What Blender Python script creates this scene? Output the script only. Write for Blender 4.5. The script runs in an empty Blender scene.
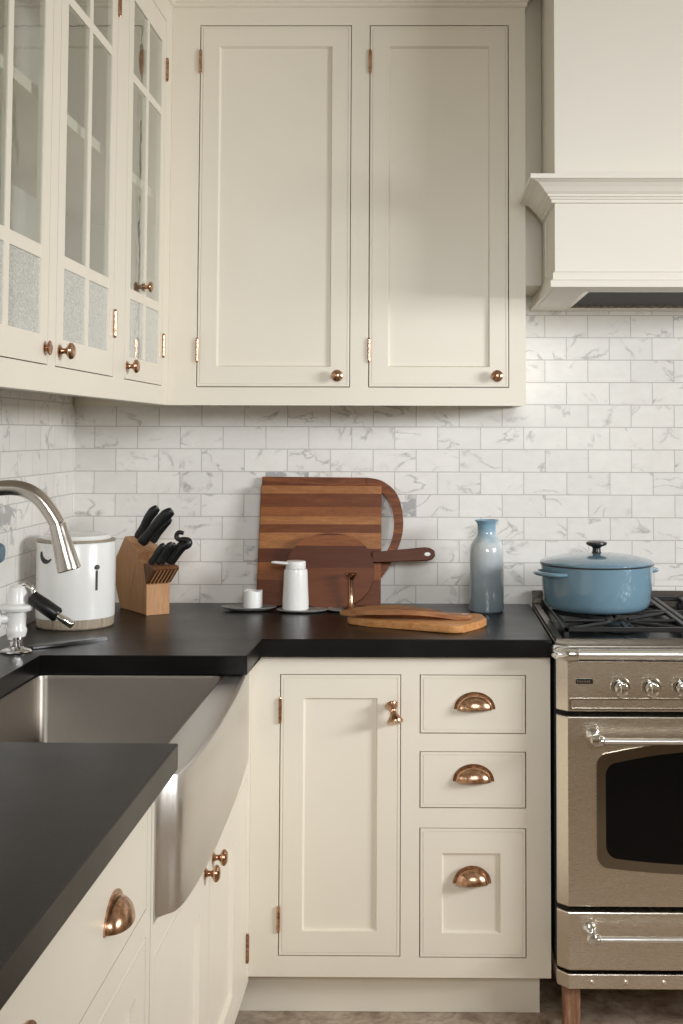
import bpy, bmesh, math, random
from mathutils import Vector, Matrix
random.seed(7)
sc = bpy.context.scene
COL = sc.collection
PI = math.pi

# ------------------------------------------------------------------ camera
F, CX, CY, YAW, PIT, ROL = 1247.03, 413.42, 364.28, .0087, .0554, .0025
r = Vector((math.cos(YAW), math.sin(YAW), 0)); w = Vector((-math.sin(YAW), math.cos(YAW), 0)); u = Vector((0, 0, 1))
w, u = w*math.cos(PIT)+u*math.sin(PIT), -w*math.sin(PIT)+u*math.cos(PIT)
r, u = r*math.cos(ROL)+u*math.sin(ROL), -r*math.sin(ROL)+u*math.cos(ROL)
cd = bpy.data.cameras.new('camera'); cam = bpy.data.objects.new('camera', cd); COL.objects.link(cam)
m = Matrix.Identity(4)
for i in range(3):
    m[i][0] = r[i]; m[i][1] = u[i]; m[i][2] = -w[i]
m[0][3], m[1][3], m[2][3] = 1.0279, -3.6675, 1.4086
cam.matrix_world = m
cd.sensor_fit = 'HORIZONTAL'; cd.sensor_width = 36
cd.lens = F*36/683
cd.shift_x = -(CX-341.5)/683; cd.shift_y = (CY-512)/683
sc.camera = cam

# ------------------------------------------------------------------ world, light, exposure
sc.view_settings.view_transform = 'Standard'; sc.view_settings.look = 'None'
sc.view_settings.gamma = 1; sc.view_settings.use_curve_mapping = False
sc.view_settings.exposure = -0.46
W = bpy.data.worlds.new('world'); sc.world = W; W.use_nodes = True
bg = W.node_tree.nodes['Background']; bg.inputs[0].default_value = (1.0, 0.77, 0.48, 1); bg.inputs[1].default_value = 0.33

def area(name, loc, target, sx, sy, power, color, spread=180):
    l = bpy.data.lights.new(name, 'AREA'); l.shape = 'RECTANGLE'; l.size = sx; l.size_y = sy
    l.energy = power; l.color = color; l.spread = math.radians(spread)
    o = bpy.data.objects.new(name, l); COL.objects.link(o); o.location = loc
    o.rotation_euler = (Vector(target)-Vector(loc)).to_track_quat('-Z', 'Y').to_euler()
    return o
area('right_window_daylight', (4.1, -2.3, 1.85), (0.7, -0.6, 1.05), 1.3, 0.6, 47, (0.95, 0.972, 1.0), 100)
area('rear_fill_light', (1.35, -4.2, 2.0), (0.80, 0, 1.06), 1.1, 0.5, 7.2, (0.93, 0.965, 1.0), 58)  # added frontal fill lamp behind the camera, not a known window

# ------------------------------------------------------------------ materials
def srgb(r_, g_, b_):
    f = lambda c: (c/255/12.92) if c/255 <= .04045 else ((c/255+.055)/1.055)**2.4
    return (f(r_), f(g_), f(b_), 1)
class NT:
    def __init__(s, name):
        s.m = bpy.data.materials.new(name); s.m.use_nodes = True; s.t = s.m.node_tree
        s.b = s.t.nodes['Principled BSDF']; s.L = s.t.links.new
    def n(s, ty, **kw):
        x = s.t.nodes.new(ty)
        for k, v in kw.items(): setattr(x, k, v)
        return x
    def obj(s):
        return s.n('ShaderNodeTexCoord').outputs['Object']
    def mapping(s, src, scale=(1, 1, 1), loc=(0, 0, 0), rot=(0, 0, 0)):
        x = s.n('ShaderNodeMapping'); s.L(src, x.inputs[0])
        x.inputs['Location'].default_value = loc; x.inputs['Scale'].default_value = scale; x.inputs['Rotation'].default_value = rot
        return x.outputs[0]
    def noise(s, vec, scale, detail=3, rough=.5, dist=0):
        x = s.n('ShaderNodeTexNoise'); s.L(vec, x.inputs['Vector'])
        x.inputs['Scale'].default_value = scale; x.inputs['Detail'].default_value = detail
        x.inputs['Roughness'].default_value = rough; x.inputs['Distortion'].default_value = dist
        return x.outputs['Fac']
    def ramp(s, fac, stops, interp='LINEAR'):
        x = s.n('ShaderNodeValToRGB'); s.L(fac, x.inputs[0]); x.color_ramp.interpolation = interp
        e = x.color_ramp.elements
        while len(e) < len(stops): e.new(.5)
        for q, (p, c) in zip(e, stops): q.position = p; q.color = c
        return x.outputs[0]
    def mix(s, fac, a, b, mode='MIX'):
        x = s.n('ShaderNodeMix', data_type='RGBA', blend_type=mode)
        for i, v in ((0, fac), (6, a), (7, b)):
            if hasattr(v, 'links'): s.L(v, x.inputs[i])
            else: x.inputs[i].default_value = v
        return x.outputs[2]
    def math(s, op, a, b=0):
        x = s.n('ShaderNodeMath', operation=op)
        for i, v in ((0, a), (1, b)):
            if hasattr(v, 'links'): s.L(v, x.inputs[i])
            else: x.inputs[i].default_value = v
        return x.outputs[0]
    def bump(s, h, strength=.2, dist=.002):
        x = s.n('ShaderNodeBump'); s.L(h, x.inputs['Height']); x.inputs['Strength'].default_value = strength
        x.inputs['Distance'].default_value = dist; s.L(x.outputs[0], s.b.inputs['Normal'])
    def set(s, **kw):
        for k, v in kw.items():
            i = s.b.inputs[k.replace('_', ' ')]
            if hasattr(v, 'links'): s.L(v, i)
            else: i.default_value = v
        return s

def plain(name, col, rough=.4, metal=0, var=.03, scale=30, **kw):
    """solid colour with a faint procedural mottling"""
    k = NT(name); f = k.noise(k.obj(), scale)
    c2 = tuple(max(0, c*(1-var*3)) for c in col[:3])+(1,)
    k.set(Base_Color=k.ramp(f, [(.3, c2), (.7, col)]), Roughness=rough, Metallic=metal, **kw)
    return k.m

PAINT = plain('cream_paint', (0.80, 0.747, 0.635, 1), .38, var=.008, scale=6)
HOODP = plain('hood_paint', (0.80, 0.77, 0.69, 1), .45, var=.006, scale=5)
INNER = plain('cabinet_interior', (0.84, 0.81, 0.75, 1), .6, var=.01)
CEIL = plain('ceiling_paint', (0.8, 0.77, 0.7, 1), .8, var=.005)
BLACKP = plain('black_plastic', (0.012, 0.012, 0.012, 1), .32, var=.1)
IRON = plain('cast_iron', (0.014, 0.014, 0.014, 1), .42, var=.2, scale=200)
ENAMEL = plain('black_enamel', (0.008, 0.008, 0.008, 1), .25, var=.1)
WHITE = plain('white_ceramic', (0.86, 0.86, 0.83, 1), .22, var=.01, scale=12)
WHITEM = plain('white_matte', (0.84, 0.84, 0.81, 1), .45, var=.01, scale=12)
GREYC = plain('grey_stoneware', (0.30, 0.30, 0.28, 1), .35, var=.06, scale=80)
CHROME = plain('chrome', (0.80, 0.79, 0.77, 1), .10, 1, var=.01)
DARKS = plain('dark_steel', (0.10, 0.10, 0.10, 1), .3, .9, var=.03)
BLUEW = plain('blue_grey_plastic', srgb(95, 118, 135), .4, var=.05)

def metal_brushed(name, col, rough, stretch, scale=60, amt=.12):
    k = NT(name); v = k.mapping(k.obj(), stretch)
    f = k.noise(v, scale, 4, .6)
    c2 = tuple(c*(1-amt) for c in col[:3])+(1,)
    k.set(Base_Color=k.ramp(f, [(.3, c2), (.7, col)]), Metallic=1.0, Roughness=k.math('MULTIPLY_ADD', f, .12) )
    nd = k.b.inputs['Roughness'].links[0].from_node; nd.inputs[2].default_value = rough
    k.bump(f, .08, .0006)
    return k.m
STEEL = metal_brushed('stainless_steel', (0.80, 0.725, 0.625, 1), .21, (1, 30, 30))
STEELV = metal_brushed('sink_steel', (0.78, 0.76, 0.73, 1), .24, (30, 30, 1))
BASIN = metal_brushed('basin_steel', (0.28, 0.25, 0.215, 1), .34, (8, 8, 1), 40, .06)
NICKEL = metal_brushed('brushed_nickel', (0.62, 0.58, 0.53, 1), .16, (20, 20, 20))
def copper():
    k = NT('aged_copper'); f = k.noise(k.obj(), 90, 4, .6)
    k.set(Base_Color=k.ramp(f, [(.35, (0.36, 0.19, 0.11, 1)), (.65, (0.68, 0.44, 0.29, 1))]), Metallic=1.0, Roughness=.24)
    return k.m
COPPER = copper()
def pane_glass():
    k = NT('clear_glass'); t = k.t
    tr = k.n('ShaderNodeBsdfTransparent'); tr.inputs[0].default_value = (.90, .92, .91, 1)
    gl = k.n('ShaderNodeBsdfGlossy'); gl.inputs['Roughness'].default_value = .03; gl.inputs[0].default_value = (.95, .97, .97, 1)
    fr = k.n('ShaderNodeFresnel'); fr.inputs[0].default_value = 1.5
    mx = k.n('ShaderNodeMixShader')
    geo = k.n('ShaderNodeNewGeometry')
    fac = k.math('MULTIPLY', k.math('MINIMUM', k.math('MULTIPLY', fr.outputs[0], 1.9), 1.0), k.math('SUBTRACT', 1.0, geo.outputs['Backfacing']))
    k.L(fac, mx.inputs[0]); k.L(tr.outputs[0], mx.inputs[1]); k.L(gl.outputs[0], mx.inputs[2])
    k.L(mx.outputs[0], t.nodes['Material Output'].inputs[0])
    nz = k.noise(k.obj(), 14, 2)
    b = k.n('ShaderNodeBump'); b.inputs['Strength'].default_value = .12; b.inputs['Distance'].default_value = .004
    k.L(nz, b.inputs['Height']); k.L(b.outputs[0], gl.inputs['Normal'])
    return k.m
GLASS = pane_glass()
def seedy_glass():
    m_ = pane_glass(); m_.name = 'seedy_glass'; t = m_.node_tree
    out = t.nodes['Material Output']; src = out.inputs[0].links[0].from_socket
    df = t.nodes.new('ShaderNodeBsdfDiffuse'); df.inputs[0].default_value = (.80, .80, .76, 1)
    nz = t.nodes.new('ShaderNodeTexNoise'); nz.inputs['Scale'].default_value = 260; tc = t.nodes.new('ShaderNodeTexCoord'); t.links.new(tc.outputs['Object'], nz.inputs['Vector'])
    mr = t.nodes.new('ShaderNodeMapRange'); mr.inputs['From Min'].default_value = .35; mr.inputs['From Max'].default_value = .65; mr.inputs['To Min'].default_value = .22; mr.inputs['To Max'].default_value = .50
    t.links.new(nz.outputs['Fac'], mr.inputs['Value'])
    mx = t.nodes.new('ShaderNodeMixShader'); t.links.new(mr.outputs[0], mx.inputs[0]); t.links.new(src, mx.inputs[1]); t.links.new(df.outputs[0], mx.inputs[2]); t.links.new(mx.outputs[0], out.inputs[0])
    return m_
SEEDY = seedy_glass()
def soapstone():
    k = NT('black_soapstone'); o = k.obj()
    f = k.noise(o, 7, 6, .65); g = k.noise(o, 160, 3, .6)
    c = k.ramp(f, [(.3, (0.003, 0.003, 0.0028, 1)), (.7, (0.008, 0.0075, 0.0068, 1))])
    k.set(Base_Color=c, Roughness=k.math('MULTIPLY_ADD', f, .16))
    k.b.inputs['Roughness'].links[0].from_node.inputs[2].default_value = .23
    k.b.inputs['Specular IOR Level'].default_value = .26
    k.bump(g, .12, .001)
    return k.m
STONE = soapstone()
def marble_tile(name, axis, off):
    """marble subway tiles; axis = horizontal world axis of the wall"""
    k = NT(name); sx = k.n('ShaderNodeSeparateXYZ'); k.L(k.obj(), sx.inputs[0])
    cb = k.n('ShaderNodeCombineXYZ')
    k.L(k.math('ADD', sx.outputs[axis], off), cb.inputs[0])
    k.L(k.math('ADD', sx.outputs[2], -1.4277+40*.0659), cb.inputs[1])
    def brick(c1, c2, mort):
        b = k.n('ShaderNodeTexBrick'); k.L(cb.outputs[0], b.inputs['Vector'])
        b.offset = .5; b.offset_frequency = 2; b.squash = 1
        b.inputs['Color1'].default_value = c1; b.inputs['Color2'].default_value = c2; b.inputs['Mortar'].default_value = mort
        b.inputs['Scale'].default_value = 1; b.inputs['Mortar Size'].default_value = .0013; b.inputs['Mortar Smooth'].default_value = .2
        b.inputs['Bias'].default_value = 0; b.inputs['Brick Width'].default_value = .1261; b.inputs['Row Height'].default_value = .0659
        return b
    b = brick((0, 0, 0, 1), (1, 1, 1, 1), (.5, .5, .5, 1))
    v = k.n('ShaderNodeVectorMath', operation='ADD'); sc2 = k.n('ShaderNodeVectorMath', operation='SCALE')
    k.L(b.outputs['Color'], sc2.inputs[0]); sc2.inputs['Scale'].default_value = 37
    k.L(k.obj(), v.inputs[0]); k.L(sc2.outputs[0], v.inputs[1])
    vv = k.mapping(v.outputs[0], (1, 1, 1.5), rot=(.3, .6, .5))
    n1 = k.noise(vv, 7, 5, .5, 1.0)
    ridge = k.math('ABSOLUTE', k.math('SUBTRACT', n1, .5))
    vein = k.ramp(ridge, [(0, (1, 1, 1, 1)), (.012, (.5, .5, .5, 1)), (.035, (0, 0, 0, 1))])
    patch = k.ramp(k.noise(vv, 9, 3, .5, .5), [(.5, (0, 0, 0, 1)), (.62, (1, 1, 1, 1))])
    cloud = k.ramp(k.noise(vv, 22, 4, .6), [(.3, (0.84, 0.815, 0.765, 1)), (.65, (0.90, 0.88, 0.83, 1))])
    tint = k.mix(k.math('MULTIPLY', b.outputs['Color'], .34), cloud, (0.70, 0.685, 0.65, 1))
    col = k.mix(k.math('MULTIPLY', k.math('MULTIPLY', vein, patch), .72), tint, (0.33, 0.32, 0.30, 1))
    # a few heavily clouded grey tiles
    hv = k.math('GREATER_THAN', b.outputs['Color'], .98)
    blot = k.ramp(k.noise(vv, 16, 4, .6, .8), [(.47, (0, 0, 0, 1)), (.55, (1, 1, 1, 1))])
    col = k.mix(k.math('MULTIPLY', k.math('MULTIPLY', hv, blot), .75), col, (0.30, 0.30, 0.30, 1))
    col = k.mix(b.outputs['Fac'], col, (0.52, 0.50, 0.46, 1))
    k.set(Base_Color=col, Roughness=.32)
    k.bump(k.math('SUBTRACT', 1, b.outputs['Fac']), .5, .0012)
    return k.m
TILE_B = marble_tile('marble_tile_back', 0, -.3741+.06305+.1261*20)
TILE_L = marble_tile('marble_tile_left', 1, .4524+.1261*60)
def wood(name, cols, scale=9, rough=.42, stripes=None, axis='x', grain=38):
    k = NT(name); o = k.obj()
    st = {'x': (1.2, 12, 12), 'y': (12, 1.2, 12), 'z': (12, 12, 1.2)}[axis]
    v = k.mapping(o, st); f = k.noise(v, scale, 6, .65, .6)
    g = k.noise(k.mapping(o, tuple(q*4 for q in st)), scale*1.5, 3, .5)
    c = k.ramp(f, [(.3, cols[0]), (.5, cols[1]), (.72, cols[2])])
    if stripes:
        sp = k.n('ShaderNodeSeparateXYZ'); k.L(o, sp.inputs[0])
        wob = k.math('MULTIPLY_ADD', sp.outputs[2], stripes[0]); wob.node.inputs[2].default_value = stripes[1]
        c2 = k.ramp(wob, stripes[2], 'CONSTANT')
        c = k.mix(.78, c, c2)
        c = k.mix(k.math('MULTIPLY', k.ramp(f, [(.35, (1, 1, 1, 1)), (.7, (0, 0, 0, 1))]), .35), c, cols[0])
    c = k.mix(k.math('MULTIPLY', k.ramp(g, [(.45, (0, 0, 0, 1)), (.65, (1, 1, 1, 1))]), .25), c, cols[0])
    k.set(Base_Color=c, Roughness=rough); k.b.inputs['Specular IOR Level'].default_value = .22; k.bump(g, .05, .0005)
    return k.m
D0, D1, D2, D3 = (0.085, 0.019, 0.004, 1), (0.17, 0.048, 0.011, 1), (0.33, 0.112, 0.030, 1), (0.50, 0.215, 0.070, 1)
# planks of the big board, from its foot (z 0) to its top (z .365)
ST1 = (1/.38, 0, [(0, D1), (.10, D1), (.20, D2), (.33, D0), (.43, D3), (.55, D1), (.61, D3), (.67, D2), (.74, D1), (.84, D3), (.90, D1)])
ST2 = (1/.22, 0, [(0, D1), (.25, D1), (.52, D0), (.60, D0), (.80, D2), (.93, D0)])
BOARD1 = wood('striped_walnut', [D0, D1, D2], stripes=ST1)
BOARD2 = wood('walnut', [D0, D1, D2])
BOARD3 = wood('dark_striped_walnut', [D0, (0.10, 0.036, 0.015, 1), (0.17, 0.065, 0.028, 1)], stripes=ST2)
OAK = wood('honey_oak', [(0.42, 0.17, 0.055, 1), (0.58, 0.27, 0.10, 1), (0.72, 0.40, 0.17, 1)], axis='x')
BEECH = wood('beech_block', [(0.40, 0.20, 0.09, 1), (0.50, 0.27, 0.13, 1), (0.58, 0.33, 0.165, 1)], axis='z', rough=.45)
SLOTW = wood('slotted_wood', [(0.10, 0.04, 0.018, 1), (0.16, 0.07, 0.03, 1), (0.22, 0.10, 0.045, 1)], axis='z')
BASEW = wood('pale_wood_band', [(0.28, 0.22, 0.16, 1), (0.40, 0.33, 0.25, 1), (0.52, 0.44, 0.34, 1)], axis='z')
RUST = wood('rusty_leg', [(0.16, 0.07, 0.035, 1), (0.27, 0.14, 0.08, 1), (0.38, 0.24, 0.16, 1)], axis='z', rough=.6)
def stone_floor():
    k = NT('mottled_stone'); o = k.obj()
    f = k.noise(o, 14, 7, .7, .8); g = k.noise(o, 45, 4, .6)
    c = k.ramp(f, [(.30, (0.16, 0.10, 0.07, 1)), (.45, (0.36, 0.27, 0.20, 1)), (.6, (0.50, 0.42, 0.33, 1)), (.75, (0.60, 0.53, 0.43, 1))])
    c = k.mix(k.math('MULTIPLY', k.ramp(g, [(.5, (0, 0, 0, 1)), (.6, (1, 1, 1, 1))]), .35), c, (0.22, 0.15, 0.11, 1))
    k.set(Base_Color=c, Roughness=.45); k.bump(g, .15, .001)
    return k.m
FLOORM = stone_floor()
def glaze(name, cols, z0, z1):
    k = NT(name); o = k.obj(); s = k.n('ShaderNodeSeparateXYZ'); k.L(o, s.inputs[0])
    t = k.math('DIVIDE', k.math('SUBTRACT', s.outputs[2], z0), z1-z0)
    t = k.math('ADD', t, k.math('MULTIPLY', k.math('SUBTRACT', k.noise(o, 25, 4), .5), .35))
    k.set(Base_Color=k.ramp(t, cols), Roughness=.16); k.b.inputs['Coat Weight'].default_value = .5
    return k.m
VASEM = glaze('vase_glaze', [(0, srgb(128, 142, 150)), (.4, srgb(152, 165, 172)), (.75, srgb(196, 202, 202)), (.95, srgb(130, 165, 185))], 0, .25)
POTM = plain('blue_enamel', (0.165, 0.275, 0.350, 1), .14, var=.02, scale=8); POTM.node_tree.nodes['Principled BSDF'].inputs['Coat Weight'].default_value = .6
SATIN = plain('satin_chrome', (0.95, 0.94, 0.92, 1), .30, 1, var=.005)
SMOKE = plain('dark_chrome', (0.30, 0.27, 0.23, 1), .10, 1, var=.01)
FILTER = plain('dark_filter', (0.03, 0.028, 0.024, 1), .7, var=.2, scale=120)
MATTEB = plain('black_gap', (0.006, 0.006, 0.006, 1), .8, var=0)
HOBR = metal_brushed('hob_steel', (0.24, 0.215, 0.18, 1), .26, (1, 30, 30))
RIMD = plain('dark_rim', (0.05, 0.05, 0.05, 1), .3, .3)

# ------------------------------------------------------------------ mesh helpers
ID = Matrix.Identity(4)
def MB_(x0, z0, y):      # plane facing -y: u -> +x, v -> +z, n -> -y
    return Matrix(((1, 0, 0, x0), (0, 0, -1, y), (0, 1, 0, z0), (0, 0, 0, 1)))
def ML_(y0, z0, x):      # plane facing +x: u -> +y, v -> +z, n -> +x
    return Matrix(((0, 0, 1, x), (1, 0, 0, y0), (0, 1, 0, z0), (0, 0, 0, 1)))
def new(): return bmesh.new()
def box(bm, a, b, M=ID, bev=0, seg=1):
    vs = []
    for i in range(8):
        p = Vector((b[0] if i & 1 else a[0], b[1] if i & 2 else a[1], b[2] if i & 4 else a[2])); vs.append(bm.verts.new(M @ p))
    fs = [bm.faces.new([vs[i] for i in q]) for q in ((0, 2, 3, 1), (4, 5, 7, 6), (0, 1, 5, 4), (2, 6, 7, 3), (0, 4, 6, 2), (1, 3, 7, 5))]
    if bev:
        es = {e for f in fs for e in f.edges}
        bmesh.ops.bevel(bm, geom=list(es), offset=bev, segments=seg, affect='EDGES', profile=.5)
def prism(bm, poly, n0, n1, M=ID, bev=0, seg=1):
    """polygon in (u,v) extruded along n"""
    a = [bm.verts.new(M @ Vector((p[0], p[1], n0))) for p in poly]; b = [bm.verts.new(M @ Vector((p[0], p[1], n1))) for p in poly]
    N = len(poly); fs = [bm.faces.new(a[::-1]), bm.faces.new(b)]
    for i in range(N): fs.append(bm.faces.new((a[i], a[(i+1) % N], b[(i+1) % N], b[i])))
    if bev:
        es = set(fs[0].edges) | set(fs[1].edges)
        bmesh.ops.bevel(bm, geom=list(es), offset=bev, segments=seg, affect='EDGES', profile=.5)
def lathe(bm, prof, M=ID, n=40, sx=1, sy=1):
    rings = []
    for (rr, z) in prof:
        if rr < 1e-6: rings.append([bm.verts.new(M @ Vector((0, 0, z)))])
        else: rings.append([bm.verts.new(M @ Vector((rr*sx*math.cos(2*PI*i/n), rr*sy*math.sin(2*PI*i/n), z))) for i in range(n)])
    for A, B in zip(rings, rings[1:]):
        for i in range(n):
            j = (i+1) % n
            if len(A) == 1 and len(B) == 1: continue
            if len(A) == 1: bm.faces.new((A[0], B[i], B[j]))
            elif len(B) == 1: bm.faces.new((A[i], A[j], B[0]))
            else: bm.faces.new((A[i], A[j], B[j], B[i]))
def smooth_path(pts, k=6):
    P = [Vector(p) for p in pts]; out = []
    for i in range(len(P)-1):
        p0 = P[max(i-1, 0)]; p1 = P[i]; p2 = P[i+1]; p3 = P[min(i+2, len(P)-1)]
        for j in range(k):
            t = j/k; out.append(.5*((2*p1)+(-p0+p2)*t+(2*p0-5*p1+4*p2-p3)*t*t+(-p0+3*p1-3*p2+p3)*t**3))
    out.append(P[-1]); return out
def tube(bm, pts, rad, n=16, k=0, flat=None):
    """swept round tube; rad a number or one per point; flat = (scale across, direction) squashes it"""
    R0 = rad if isinstance(rad, (list, tuple)) else [rad]*len(pts)
    if k:
        P = smooth_path(pts, k); R = []
        for i in range(len(pts)-1):
            for j in range(k): R.append(R0[i]+(R0[i+1]-R0[i])*j/k)
        R.append(R0[-1])
    else: P = [Vector(p) for p in pts]; R = R0
    rings = []; ref = None
    for i, p in enumerate(P):
        t = (P[min(i+1, len(P)-1)]-P[max(i-1, 0)]).normalized()
        if ref is None: ref = Vector((0, 0, 1)) if abs(t.z) < .9 else Vector((1, 0, 0))
        a = t.cross(ref)
        if a.length < 1e-4: a = t.cross(Vector((0, 1, 0)))
        a.normalize(); b = a.cross(t).normalized(); ref = b
        ring = []
        for q in range(n):
            d = a*math.cos(2*PI*q/n)+b*math.sin(2*PI*q/n)
            if flat: fd = Vector(flat[1]).normalized(); d = d-fd*d.dot(fd)*(1-flat[0])
            ring.append(bm.verts.new(p+d*R[i]))
        rings.append(ring)
    for A, B in zip(rings, rings[1:]):
        for i in range(n): bm.faces.new((A[i], A[(i+1) % n], B[(i+1) % n], B[i]))
    bm.faces.new(rings[0][::-1]); bm.faces.new(rings[-1])
def frame(bm, w_, h_, t0, t1, l, rr, bt, tp, M):
    """rectangular frame of four rails, u 0..w_, v 0..h_, n t0..t1"""
    box(bm, (0, 0, t0), (l, h_, t1), M); box(bm, (w_-rr, 0, t0), (w_, h_, t1), M)
    box(bm, (l, 0, t0), (w_-rr, bt, t1), M); box(bm, (l, h_-tp, t0), (w_-rr, h_, t1), M)
def shaker(bm, w_, h_, st, M, t=.019, rec=.009, bev=.004, l=None, rr=None, bt=None, tp=None):
    """framed panel door as one closed skin with a bevelled recess; face at n = 0"""
    l = st if l is None else l; rr = st if rr is None else rr; bt = st if bt is None else bt; tp = st if tp is None else tp
    def rect(a, b, c, d, n): return [bm.verts.new(M @ Vector(p)) for p in ((a, c, n), (b, c, n), (b, d, n), (a, d, n))]
    R = [rect(0, w_, 0, h_, -t), rect(0, w_, 0, h_, -.0012), rect(.0012, w_-.0012, .0012, h_-.0012, 0)]
    for a_, n_ in ((.0058, 0), (.0063, -.0016), (.0073, -.0016), (.0078, 0)): R.append(rect(a_, w_-a_, a_, h_-a_, n_))
    if l >= w_/2: R.append(rect(.02, w_-.02, .02, h_-.02, 0))
    else: R += [
         rect(l, w_-rr, bt, h_-tp, 0), rect(l+bev, w_-rr-bev, bt+bev, h_-tp-bev, -rec)]
    bm.faces.new(R[0][::-1]); bm.faces.new(R[-1])
    for A, B in zip(R, R[1:]):
        for i in range(4): bm.faces.new((A[i], A[(i+1) % 4], B[(i+1) % 4], B[i]))
ROOT = {}
def obj(name, bm, mat, parent=None, origin=None, smooth=True, ang=35, **props):
    bmesh.ops.recalc_face_normals(bm, faces=bm.faces[:])
    o_ = Vector(ROOT[parent.name]) if parent else Vector(origin or (0, 0, 0))
    bmesh.ops.translate(bm, verts=bm.verts[:], vec=-o_)
    me = bpy.data.meshes.new(name); bm.to_mesh(me); bm.free(); me.materials.append(mat)
    if smooth:
        me.polygons.foreach_set('use_smooth', [True]*len(me.polygons)); me.set_sharp_from_angle(angle=math.radians(ang))
    o = bpy.data.objects.new(name, me); COL.objects.link(o)
    if parent: o.parent = parent; ROOT[o.name] = tuple(o_)
    else: o.location = o_; ROOT[o.name] = tuple(o_)
    for k, v in props.items(): o[k] = v
    return o
def thing(name, loc, label, cat, group=None):
    o = bpy.data.objects.new(name, None); COL.objects.link(o); o.location = loc; o.empty_display_size = .05
    ROOT[o.name] = tuple(loc); o['label'] = label; o['category'] = cat
    if group: o['group'] = group
    return o
def tag(o, label, cat, group=None):
    o['label'] = label; o['category'] = cat
    if group: o['group'] = group
    return o
def axisM(p, d):
    d = Vector(d).normalized(); q = Vector((0, 0, 1)).rotation_difference(d).to_matrix().to_4x4()
    return Matrix.Translation(Vector(p)) @ q

# hardware
def knob(parent, p, d, s=1.0, ln=.030, label=None):
    bm = new()
    prof = [(0, 0), (.0115, 0), (.0115, .002), (.0075, .004), (.0055, .008), (.0052, .013), (.008, .017), (.0135, .0195), (.0160, .0235), (.0150, .028), (.0105, .0318), (0, .0330)]
    lathe(bm, [(a*s, b*s*ln/.033) for a, b in prof], axisM(p, d), 28)
    return obj('knob', bm, COPPER, parent)
def hinge(parent, p, n, L=.06, along=(0, 0, 1)):
    """butt-hinge barrel with two ball tips and knuckle grooves; n = outward"""
    bm = new(); n = Vector(n); p = Vector(p)
    prof = [(0, -L/2-.005), (.003, -L/2-.004), (.0036, -L/2-.002), (.0022, -L/2)]
    kn = 5
    for i in range(kn):
        a = -L/2+L*i/kn; b = -L/2+L*(i+1)/kn
        prof += [(.0045, a+.0006), (.0045, b-.0006), (.0036, b-.0003)]
    prof += [(.0022, L/2), (.0036, L/2+.002), (.003, L/2+.004), (0, L/2+.005)]
    lathe(bm, prof, Matrix.Translation(p+n*.0035), 12)
    return obj('hinge', bm, COPPER, parent)
def cup_pull(parent, M, W_=.097, H=.040, D=.026):
    """bin pull: quarter-ellipsoid hood over a rimmed half-oval plate; local origin at middle of its lower edge"""
    bm = new(); nu, nv = 24, 10; t = .0018
    def shell(k):
        g = []
        for j in range(nv+1):
            th = PI/2*j/nv; g.append([])
            for i in range(nu+1):
                ph = PI*i/nu
                g[-1].append(bm.verts.new(M @ Vector(((W_/2-.006-k)*math.cos(ph), (H-.006-k)*math.sin(ph)*math.cos(th), .001+(D-k)*math.sin(ph)**.8*math.sin(th)))))
        return g
    A, B = shell(0), shell(t)
    for g in (A, B):
        for j in range(nv):
            for i in range(nu): bm.faces.new((g[j][i], g[j][i+1], g[j+1][i+1], g[j+1][i]))
    for i in range(nu): bm.faces.new((A[nv][i], A[nv][i+1], B[nv][i+1], B[nv][i]))
    # flange
    pl = []
    for i in range(nu+1):
        ph = PI*i/nu; pl.append((W_/2*math.cos(ph), H*math.sin(ph)))
    for i in range(nu, -1, -1):
        ph = PI*i/nu; pl.append(((W_/2-.010)*math.cos(ph), (H-.010)*math.sin(ph)))
    for i in range(nu):
        a, b, c, d = pl[i], pl[i+1], pl[2*nu-i], pl[2*nu+1-i]
        vs = [bm.verts.new(M @ Vector((*q, n))) for n in (0, .0028) for q in (a, b, c, d)]
        for q in ((4, 5, 6, 7), (0, 1, 5, 4), (2, 3, 7, 6), (3, 2, 1, 0)): bm.faces.new([vs[x] for x in q])
    bmesh.ops.remove_doubles(bm, verts=bm.verts[:], dist=1e-5)
    return obj('cup_pull', bm, COPPER, parent)
def bead(bm, x0, x1, z0, z1, M, wd=.0045):
    """raised bead round the inside of a face-frame opening"""
    n0, n1 = -.004, .0012
    for a, b in (((x0, z0), (x0+wd, z1)), ((x1-wd, z0), (x1, z1)), ((x0+wd, z0), (x1-wd, z0+wd)), ((x0+wd, z1-wd), (x1-wd, z1))):
        box(bm, (a[0], a[1], n0), (b[0], b[1], n1), M)
def face_frame(bm, w_, h_, openings, M, t=.02):
    """face frame with rectangular openings: built as a grid of cells that skips the openings"""
    xs = sorted({0, w_, *[o[0] for o in openings], *[o[1] for o in openings]})
    zs = sorted({0, h_, *[o[2] for o in openings], *[o[3] for o in openings]})
    cell = {}
    for i in range(len(xs)-1):
        for j in range(len(zs)-1):
            cx, cz = (xs[i]+xs[i+1])/2, (zs[j]+zs[j+1])/2
            cell[i, j] = not any(o[0] < cx < o[1] and o[2] < cz < o[3] for o in openings)
    V = {}
    def v(i, j, n):
        if (i, j, n) not in V: V[i, j, n] = bm.verts.new(M @ Vector((xs[i], zs[j], n)))
        return V[i, j, n]
    for (i, j), s in cell.items():
        if not s: continue
        for n in (0, -t): bm.faces.new((v(i, j, n), v(i+1, j, n), v(i+1, j+1, n), v(i, j+1, n)))
        for (di, dj, a, b) in ((-1, 0, (i, j), (i, j+1)), (1, 0, (i+1, j), (i+1, j+1)), (0, -1, (i, j), (i+1, j)), (0, 1, (i, j+1), (i+1, j+1))):
            if not cell.get((i+di, j+dj), False): bm.faces.new((v(*a, 0), v(*b, 0), v(*b, -t), v(*a, -t)))

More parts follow.
